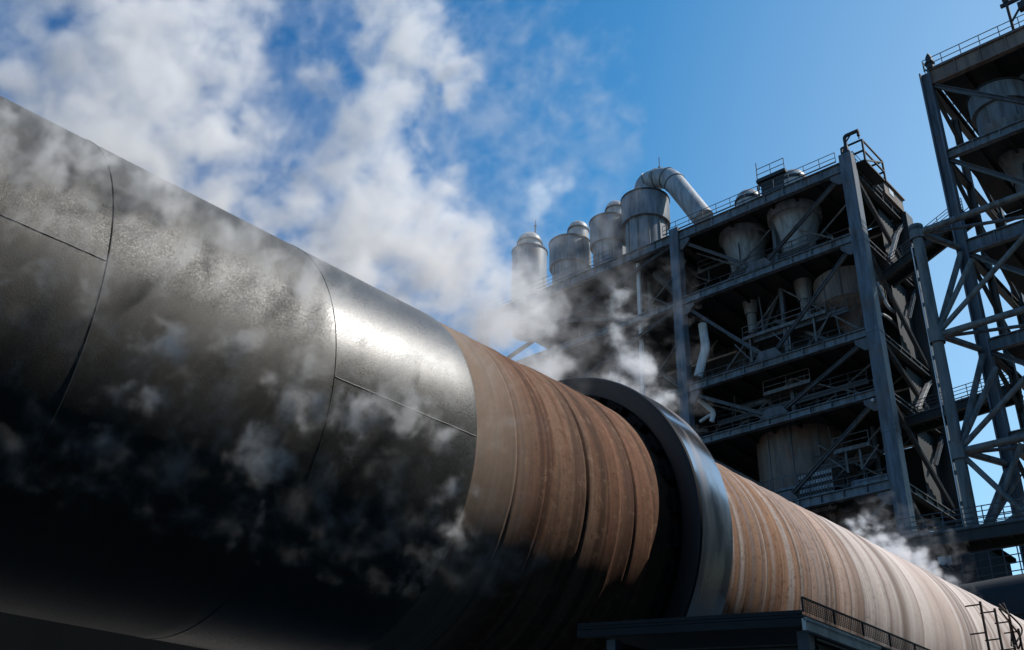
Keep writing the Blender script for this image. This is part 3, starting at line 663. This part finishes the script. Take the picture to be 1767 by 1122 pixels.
bridge((1560,458), 80, (1655,384), 79, 1.6, 'steep sloping walkway bridge joining both towers near the top of the frame', 2)
bridge((1570,941), 62, (1790,908), 62, 2.2, 'lowest walkway crossing behind the kiln to the right edge', 2)
# railed scaffold seen in the gap of sky below the lowest walkway
sc = hx(1720, 975, 66); sf = empty('scaffold', (66, sc.y, GZ), 'thin blue tinted pipe scaffold in the gap of sky below the lowest walkway', 'scaffold')
b = MB(); za = hx(1720,990,66).z; zb = hx(1720,948,66).z
for i in range(6): b.tube((66, sc.y-2.2+i*.85, GZ), (66, sc.y-2.2+i*.85, zb), .04, 6)
for i in range(4): b.tube((66, sc.y-2.4, za+(zb-za)*i/3), (66, sc.y+2.2, za+(zb-za)*i/3), .035, 6)
part(b, 'pipe_grid', M['rail'], sf)

# ------------------------------------------------------------------ dark inlet hood round the far kiln
XH = 44.0; ha = hx(1640, 994, XH); ht = hx(1715, 981, XH).z
H = empty('kiln_hood', (XH+4, 12, GZ), 'dark slab sided hood swallowing the far end of the kiln at the right edge', 'hood')
pf = [(XH, GZ), (XH, ht-2.6), (XH+.05, ht-1.2), (XH+.35, ht-.5), (XH+.9, ht-.12), (XH+1.8, ht), (XH+9, ht+.1), (XH+9, GZ)]
ys = [ha.y+3, ha.y-.6, ha.y-1.6, ha.y-3.2, ha.y-5.0, 8.0, 5.0, 1.0]; b = MB(); vs = []; fs = []; sg = (-.1,-.06,-.05,.0,.02,-.03,.02,.0); rh = random.Random(4)
for y, dz in zip(ys, sg):
    for k, (x, z) in enumerate(pf): vs.append((x+(rh.uniform(-.05,.05) if 0 < k < 6 else 0), y, z+(dz if 1 <= k <= 6 else 0)))
m_ = len(pf)
for i in range(len(ys)-1):
    for k in range(m_-1): a = i*m_+k; fs.append((a, a+1, a+m_+1, a+m_))
fs += [tuple(range(m_-1, -1, -1)), tuple(range((len(ys)-1)*m_, len(ys)*m_))]
b.add(vs, fs, True); part(b, 'cover', M['shed'], H, angle=60)
b = MB(); b.path([(XH-.03, y, ht-1.9+.03*math.sin(y*3)) for y in [ha.y-.3-i*.5 for i in range(22)]], .05, 6); part(b, 'stiffening_bar', M['dark'], H)
# dark machine house at the foot of the middle tower
mh = empty('machine_house', (68, 26, GZ), 'low dark machine house behind the far kiln at the foot of the middle tower', 'building')
zt = hx(1600, 948, 66).z; y0 = hx(1688, 960, 66).y; y1 = hx(1545, 950, 66).y
part(MB().box((66, y0, GZ), (72, y1, zt)), 'wall', M['dark'], mh); part(MB().box((65.6, y0-.3, zt), (72.4, y1+.4, zt+.3)), 'roof', M['bsheet'], mh)
for px, w in ((1627,.28),(1638,.16)):
    q = hx(px, 966, 66); part(MB().box((65.93, q.y-w, q.z-.35), (65.98, q.y+w, q.z+.4)), 'pale_pane', M['dome'], mh)
    part(MB().bar((65.9, q.y-w*1.2, q.z-.7), (65.9, q.y+w*1.4, q.z-.2), .1, .1), 'pipe', M['pipe'], mh)

# ------------------------------------------------------------------ roller station canopy in front of the ring
XC = 7.2
cc = hx(1386,1065,XC); cl = hx(996,1087,XC)
C = empty('canopy', (XC+1.6, (cc.y+cl.y)/2, GZ), 'dark flat canopy roof on steel posts in front of the kiln ring', 'canopy')
def roofp(x, y, dz=0): return Vector((x, y, cc.z + (cl.z-cc.z)*(y-cc.y)/(cl.y-cc.y) + (x-XC)*.0 + dz))
XE = XC+3.3; ov = .12
b = MB(); vs = [roofp(x,y,dz) for dz in (0,.02) for x,y in ((XC,cc.y),(XE,cc.y),(XE,cl.y),(XC,cl.y))]
b.add(vs, [(3,2,1,0),(4,5,6,7),(0,1,5,4),(1,2,6,5),(2,3,7,6),(3,0,4,7)]); part(b, 'roof_sheet', M['dark'], C)
b = MB(); b.bar(roofp(XC+.02,cc.y+.02,-.035), roofp(XC+.02,cl.y,-.035), .05, .06); b.bar(roofp(XC+.02,cc.y+.02,.04), roofp(XC+.02,cl.y,.04), .03, .03); part(b, 'front_edge', M['dark'], C)
b = MB(); b.bar(roofp(XC,cc.y,-.05), roofp(XC+1.25,cc.y,-.05), .03, .085); b.bar(roofp(XC,cc.y-.012,-.012), roofp(XC+1.25,cc.y-.012,-.012), .02, .02); part(b, 'side_trim', M['trim'], C)
b = MB(); b.bar(roofp(XC+1.26,cc.y,-.06), roofp(XE,cc.y,-.06), .03, .07); part(b, 'side_trim', M['rod'], C, 'rusty far half of the trim')
b = MB(); b.ibeam(roofp(XC+.30,cc.y+.05,-.20), roofp(XC+.30,cl.y-.1,-.20), .12, .11, .012); part(b, 'eaves_beam', M['canopy'], C)
b = MB(); b.ibeam(roofp(XC+.2,cc.y+.07,-.19), roofp(XE,cc.y+.07,-.19), .12, .14, .015); part(b, 'eaves_beam', M['canopy'], C)
for y, x in ((cc.y+.06, XC+.12), (cl.y-.30, XC+.12), (cc.y+.06, XE-.2)):
    z = roofp(x,y).z-.08; b = MB(); b.bar((x,y,GZ), (x,y,z), .09, .09, (0,1,0)); part(b, 'post', M['girder'], C)
b = MB()
for i in range(7): q = roofp(XC+.05+i*.5, cc.y+.02, .05); b.bar(q, q+Vector((0,0,.105)), .012, .012, (0,1,0))
b.bar(roofp(XC+.05,cc.y+.02,.155), roofp(XE-.1,cc.y+.02,.155), .010, .012)
for i in range(9): b.bar(roofp(XC+.05,cc.y+.02,.06+i*.013), roofp(XE-.1,cc.y+.02,.06+i*.013), .003, .004)
for i in range(90): q = roofp(XC+.05+i*.035, cc.y+.02, .05); b.bar(q, q+Vector((0,0,.105)), .003, .003, (0,1,0))
part(b, 'edge_rail', M['dark'], C)

# ------------------------------------------------------------------ rods and brackets beside the far kiln
def stake(px, py, label, tilt=.0):
    t = hy(px, py, 7.4); root = empty('bracket_post', (t.x, t.y, GZ), label, 'post', 'bracket posts beside the far kiln')
    part(MB().bar((t.x+tilt,t.y,GZ),(t.x,t.y,t.z),.042,.042,(0,1,0)), 'pole', M['rod'], root)
    b = MB()
    for dz in (-.05, -.62): b.bar((t.x+.04,t.y,t.z+dz),(t.x-.05,t.y+.30,t.z+dz-.02),.026,.026)
    part(b, 'bracket_arm', M['rod'], root)
stake(1691, 1038, 'nearest rusty bracket post in front of the far kiln at the lower right'); stake(1716, 1050, 'second rusty bracket post in front of the far kiln, between two others')
stake(1741, 1068, 'third rusty bracket post in front of the far kiln, tangle of wire at its top'); stake(1757, 1085, 'rusty bracket post closest to the right edge of the picture')
t = hy(1741, 1068, 7.4); tw = random.Random(5); b = MB()
for k in range(4):
    c = t+Vector((0,0,.1)); b.path(fillet([c, c+Vector((tw.uniform(-.4,.4),tw.uniform(-.2,.2),tw.uniform(.1,.4))), c+Vector((tw.uniform(-.5,.5),tw.uniform(-.2,.2),tw.uniform(-.5,.0))), c+Vector((tw.uniform(-.2,.3),0,-.7))], .2, 5), .02, 5)
tag(b.build('wire_coil', M['rod']), 'tangle of loose wire on a bracket post by the far kiln', 'wire')

# ------------------------------------------------------------------ dark buildings outside or below the kiln that it reflects
def hall(x0, x1, y0, y1, z1, label, xs, mt='hall'):
    root = empty('works_hall', ((x0+x1)/2, (y0+y1)/2, GZ), label, 'building')
    b = MB(); b.box((x0,y0,GZ),(x1,y1,z1)); part(b, 'wall', M[mt], root)
    b = MB(); b.box((x0-.6,y0-.6,z1),(x1+.6,y1+.6,z1+.5)); part(b, 'roof', M['dark'], root)
    yf = y0 if y0 > 0 else y1; s = -.06 if y0 > 0 else .06
    for x in xs: part(MB().box((x-.2,yf,GZ),(x+.2,yf+s*3,z1-.1)), 'wall_post', M[mt] if mt != 'hall' else M['dark'], root)
hall(-40, 34, 48, 60, 14, 'long dark sheet hall glimpsed below the near end of the kiln', [], 'bsheet')
hall(-50, 62, -34, -12, 38.7, 'tall dark works hall mirrored in the polished kiln ring', [-46+8*i for i in range(14)])
# concrete pier with rollers under the ring
pr = empty('kiln_pier', (12.9, 10.4, GZ), 'concrete pier with support rollers under the kiln ring behind the canopy', 'pier')
m, nt, bs = mat('pier_concrete'); n1 = noise(nt, coords(nt), 1.2, 6, .6)
nt.links.new(mixc(nt, n1, (.16,.155,.145), (.24,.23,.22)), bs.inputs['Base Color']); bs.inputs['Roughness'].default_value = .9; M['conc'] = m
part(MB().box((11.6,7.9,GZ),(14.5,13.1,.1)), 'block', M['conc'], pr)
kc = KP + KD*13.05
for sgn in (-1, 1):
    a = R_(-90+30*sgn); c = kc+Vector((0, math.cos(a)*(RO+.01+.75), math.sin(a)*(RO+.01+.75)))
    part(MB().tube(c-KD*.5, c+KD*.5, .75, 40).tube(c-KD*1.0, c-KD*.5, .2, 16).tube(c+KD*.5, c+KD*1.0, .2, 16), 'support_roller', M['ring'], pr)
    part(MB().box((11.9,c.y-.35,.1),(12.3,c.y+.35,c.z)).box((13.8,c.y-.35,.1),(14.2,c.y+.35,c.z)), 'bearing_block', M['dark'], pr)

# ------------------------------------------------------------------ steam (real volumes on a voxel grid)
def steam_mat(name, dens, col=(.99,.99,.995)):
    m = bpy.data.materials.new(name); m.use_nodes = True; nt = m.node_tree; nt.nodes.clear()
    o = nt.nodes.new('ShaderNodeOutputMaterial'); p = nt.nodes.new('ShaderNodeVolumePrincipled')
    p.inputs['Color'].default_value = (*col, 1); p.inputs['Density'].default_value = dens
    p.inputs['Density Attribute'].default_value = 'density'; p.inputs['Anisotropy'].default_value = .0
    nt.links.new(p.outputs[0], o.inputs['Volume']); return m
def steam(name, blobs, vox, m, nscale, warp, k, thr, gain, label, seed=0.0, detail=8, rough=.66, stretch=(1,.75,1)):
    """blobs: (centre, (rx,ry,rz), strength); density = clamp((sum of soft blobs + k*(noise-.5) - thr)*gain)"""
    lo = Vector([min(c[i]-r[i] for c, r, a in blobs) - warp*.3 for i in range(3)])
    hi = Vector([max(c[i]+r[i] for c, r, a in blobs) + warp*.3 for i in range(3)])
    g = bpy.data.node_groups.new(name, 'GeometryNodeTree')
    g.interface.new_socket('Geometry', in_out='OUTPUT', socket_type='NodeSocketGeometry')
    L = g.links.new
    out = g.nodes.new('NodeGroupOutput'); vc = g.nodes.new('GeometryNodeVolumeCube')
    vc.inputs['Min'].default_value = lo; vc.inputs['Max'].default_value = hi
    for i, ax in enumerate('XYZ'): vc.inputs['Resolution '+ax].default_value = max(8, int((hi[i]-lo[i])/vox))
    pos = g.nodes.new('GeometryNodeInputPosition').outputs[0]
    def vm(op, a, b=None):
        n = g.nodes.new('ShaderNodeVectorMath'); n.operation = op
        for i, q in enumerate((a, b)):
            if q is None: continue
            if isinstance(q, (tuple, list, Vector)): n.inputs[i].default_value = q
            else: L(q, n.inputs[i])
        return n
    def mm(op, a, b=0., c=None, clamp=False):
        n = g.nodes.new('ShaderNodeMath'); n.operation = op; n.use_clamp = clamp
        for i, q in enumerate((a, b, c)):
            if q is None: continue
            if isinstance(q, (int, float)): n.inputs[i].default_value = q
            else: L(q, n.inputs[i])
        return n.outputs[0]
    def nz(v, sc, det, rg):
        n = g.nodes.new('ShaderNodeTexNoise'); L(v, n.inputs['Vector'])
        n.inputs['Scale'].default_value = sc; n.inputs['Detail'].default_value = det; n.inputs['Roughness'].default_value = rg; return n
    q = vm('ADD', pos, (seed, seed*.7, seed*1.3)).outputs[0]; q = vm('MULTIPLY', q, stretch).outputs[0]
    w = nz(q, nscale*.6, 3, .5); d = vm('SUBTRACT', w.outputs['Color'], (.5,.5,.5)).outputs[0]
    sc = vm('SCALE', d); sc.inputs['Scale'].default_value = warp; wd = sc.outputs[0]
    wp = vm('ADD', pos, wd).outputs[0]
    tot = None
    for c, r, a in blobs:
        dd = vm('SUBTRACT', wp, tuple(c)).outputs[0]; dd = vm('MULTIPLY', dd, tuple(1/x for x in r)).outputs[0]
        ln = vm('LENGTH', dd).outputs['Value']; f = mm('SUBTRACT', 1.0, ln, clamp=True); f = mm('MULTIPLY', mm('SMOOTH_MIN', f, .6, .3), a/.6)
        tot = f if tot is None else mm('SMOOTH_MAX', tot, f, .15)
    q2 = vm('ADD', q, wd).outputs[0]
    n1 = nz(q2, nscale, detail, rough).outputs['Fac']
    n = mm('ADD', mm('MULTIPLY', mm('SUBTRACT', n1, .5), k), .5)
    den = mm('MULTIPLY', mm('SUBTRACT', mm('ADD', mm('MULTIPLY', tot, 1.0), n), thr), gain, clamp=True)
    den = mm('MULTIPLY', den, mm('MULTIPLY', tot, 3.0, clamp=True)); den = mm('POWER', den, 1.5)
    L(den, vc.inputs['Density'])
    sm = g.nodes.new('GeometryNodeSetMaterial'); sm.inputs['Material'].default_value = m
    L(vc.outputs[0], sm.inputs[0]); L(sm.outputs[0], out.inputs[0])
    me = bpy.data.meshes.new(name); me.materials.append(m); o = bpy.data.objects.new(name, me); COL.objects.link(o)
    md = o.modifiers.new('steam', 'NODES'); md.node_group = g
    return tag(o, label, 'steam', None, 'stuff')
def blob(px, py, r, Y, a, ty=1.3):
    c = hy(px, py, Y); rm = r*c.length/FPX; return (c, (rm, min(rm, ty), rm), a)
PL = [blob(*q) for q in (
 (230,40,190,11.6,1.0),(190,170,190,11.6,1.0),(330,90,150,11.8,.9),(60,190,130,11.4,.7),(330,230,130,11.6,.95),(420,20,90,11.9,.7),
 (250,260,120,11.0,.9),(390,320,100,11.0,.8),(480,370,90,11.0,.8),(20,110,120,11.6,.45),(520,250,50,11.8,.35),(560,120,70,12.0,.4),(480,170,60,11.8,.3),
 (700,60,130,11.8,.9),(750,120,100,11.8,.9),(660,180,100,11.6,.8),(640,290,130,11.6,1.0),(600,400,140,11.4,1.1),(700,390,140,11.6,1.1),(560,320,90,11.5,.85),
 (770,330,70,11.8,.6),(720,480,130,11.2,1.1),(790,440,110,11.5,1.0),(840,520,120,11.4,1.05),(890,560,95,11.4,1.0),(950,625,62,11.2,1.0),(620,480,80,10.8,.9),(925,505,45,11.5,.5),(430,260,90,11.9,.45),(520,60,80,12,.3),(850,620,70,10.8,.8),(690,540,70,10.6,.8),(560,440,80,10.7,.8),(150,215,80,10.4,.8),(230,262,75,10.3,.85),(310,310,70,10.3,.9),(380,350,65,10.3,.85),(450,390,65,10.3,.85),(520,430,65,10.3,.85),(600,475,65,10.3,.8),(680,515,60,10.3,.8),(400,210,110,11.8,.35),(520,330,90,11.6,.5),(100,40,100,11.6,.5),(860,450,60,11.6,.5))]
steam('steam_cloud', PL, .045, steam_mat('steam_main', 3.0), 1.6, 1.0, 7.0, .72, .66, 'thick white steam billowing off the top of the wet kiln end into the sky')
def kiln_hit(px, py, off):
    r = ray(px, py); rp = r - KD*r.dot(KD); pp = KP - KD*KP.dot(KD); R = KR+off
    a = rp.dot(rp); b = -2*rp.dot(pp); c = pp.dot(pp)-R*R; D = b*b-4*a*c
    return r*((-b-math.sqrt(max(0,D)))/(2*a))
def fb(px, py, r, a, off=.22, th=.38):
    c = kiln_hit(px, py, off); rm = r*c.length/FPX; return (c, (rm, min(rm, max(th, rm*.5)), rm), a)
FR = [fb(*q) for q in (
 (50,260,150,.62),(190,280,150,.62),(310,340,130,.55),(430,430,110,.5),(320,440,130,.4),(540,480,100,.6),(640,570,80,.4),(730,620,70,.4),(130,430,140,.35),(20,420,120,.3),
 (270,610,80,.55),(240,680,70,.5),(310,700,50,.4),(500,700,90,.5),(450,780,70,.55),(400,800,35,.45),(610,700,90,.5),(600,790,55,.35),(690,690,80,.5),(745,730,80,.45),
 (765,850,55,.4),(800,910,50,.62),(775,955,36,.6),(560,610,90,.5),(420,590,80,.4),(480,850,40,.35),(180,740,35,.45),(440,890,32,.35),(820,840,40,.4))]
steam('steam_wisps', FR, .028, steam_mat('steam_front', 5.0), 3.4, .5, 8.0, .96, .7, 'thin torn steam drifting across the black near face of the kiln', seed=13, stretch=(1,.8,.9))
RB = [blob(*q) for q in ((1090,630,60,11.8,.9,.6),(1060,690,70,11.4,.9,.6),(1110,660,55,11.8,.9,.6),(1065,590,40,12,.6,.5),(1140,690,50,11.6,.7,.5),(1065,515,45,12.2,.4,.4),(1085,560,35,12,.5,.4))]
steam('steam_puff', RB, .035, steam_mat('steam_puff', 4.5), 2.0, .7, 6.5, .86, .75, 'puff of steam rising behind the kiln ring in front of the dark tower', seed=29)
RF = [blob(*q) for q in ((1490,912,34,11.6,.6,.6),(1510,925,30,11.4,.8,.6),(1545,950,32,11.3,.9,.6),(1580,968,30,11.2,.9,.6),(1610,985,22,11.2,.8,.5),(1640,1003,14,11.2,.7,.4))]
steam('steam_trail', RF, .04, steam_mat('steam_trail', 6), 2.4, .5, 6.0, .72, .8, 'low ragged steam trailing along the top edge of the far pale kiln', seed=41)
WF = [blob(*q) for q in ((1050,215,75,13,.5,.7),(1045,270,60,13,.5,.7),(1085,250,60,13,.4,.7))]
steam('steam_haze', WF, .09, steam_mat('steam_haze', .9), 1.0, 1.0, 2.8, .75, 1.0, 'faint lone patch of steam in the blue sky above the roof cyclones', seed=57)
WV = []
for px, py, r, a in ((925,385,20,.9),(918,360,34,.85),(932,338,44,.75),(908,330,36,.6),(955,318,46,.6)):
    c = hx(px, py, 82); rm = r*c.length/FPX; WV.append((c, (rm,rm,rm), a))
steam('steam_vent', WV, .3, steam_mat('steam_vent', .45), .45, 2.0, 5.0, .62, .7, 'small wisp of steam rising above the leftmost roof cyclone', seed=71)


# ------------------------------------------------------------------ light
SUN = Vector((.48, -.42, .765)).normalized()
el = math.asin(SUN.z); az = math.atan2(SUN.x, SUN.y)
sl = bpy.data.lights.new('sun', 'SUN'); sl.energy = 5.0; sl.angle = R_(.5); sl.color = (1, .955, .89)
so = bpy.data.objects.new('sun', sl); COL.objects.link(so); so.rotation_euler = SUN.to_track_quat('Z', 'Y').to_euler()
w = bpy.data.worlds.new('World'); scene.world = w; w.use_nodes = True; nt = w.node_tree
sky = nt.nodes.new('ShaderNodeTexSky'); sky.sky_type = 'NISHITA'; sky.sun_disc = False
sky.sun_elevation = el; sky.sun_rotation = az; sky.air_density = 1.0; sky.dust_density = .3; sky.ozone_density = 3.0
bg = nt.nodes['Background']; bg.inputs[1].default_value = .135
tc = nt.nodes.new('ShaderNodeTexCoord'); dp = nt.nodes.new('ShaderNodeVectorMath'); dp.operation = 'DOT_PRODUCT'
nt.links.new(tc.outputs['Generated'], dp.inputs[0]); dp.inputs[1].default_value = ray(2600, 500)
tint = ramp(nt, dp.outputs['Value'], [(.0,(.56,.92,1.10)),(.22,(.42,.88,1.05)),(.42,(.02,.42,.70)),(.60,(.05,.60,.90)),(.78,(.37,.96,1.12)),(.94,(1.25,1.42,1.24))])
nt.links.new(mixc(nt, 1.0, sky.outputs[0], tint, 'MULTIPLY'), bg.inputs[0])
vs = scene.view_settings; vs.view_transform = 'Standard'; vs.look = 'None'; vs.exposure = .2; vs.gamma = 1
scene.display_settings.display_device = 'sRGB'
cy = scene.cycles; cy.use_denoising = True; cy.max_bounces = 12; cy.volume_bounces = 7; cy.transparent_max_bounces = 16
cy.sample_clamp_indirect = 6
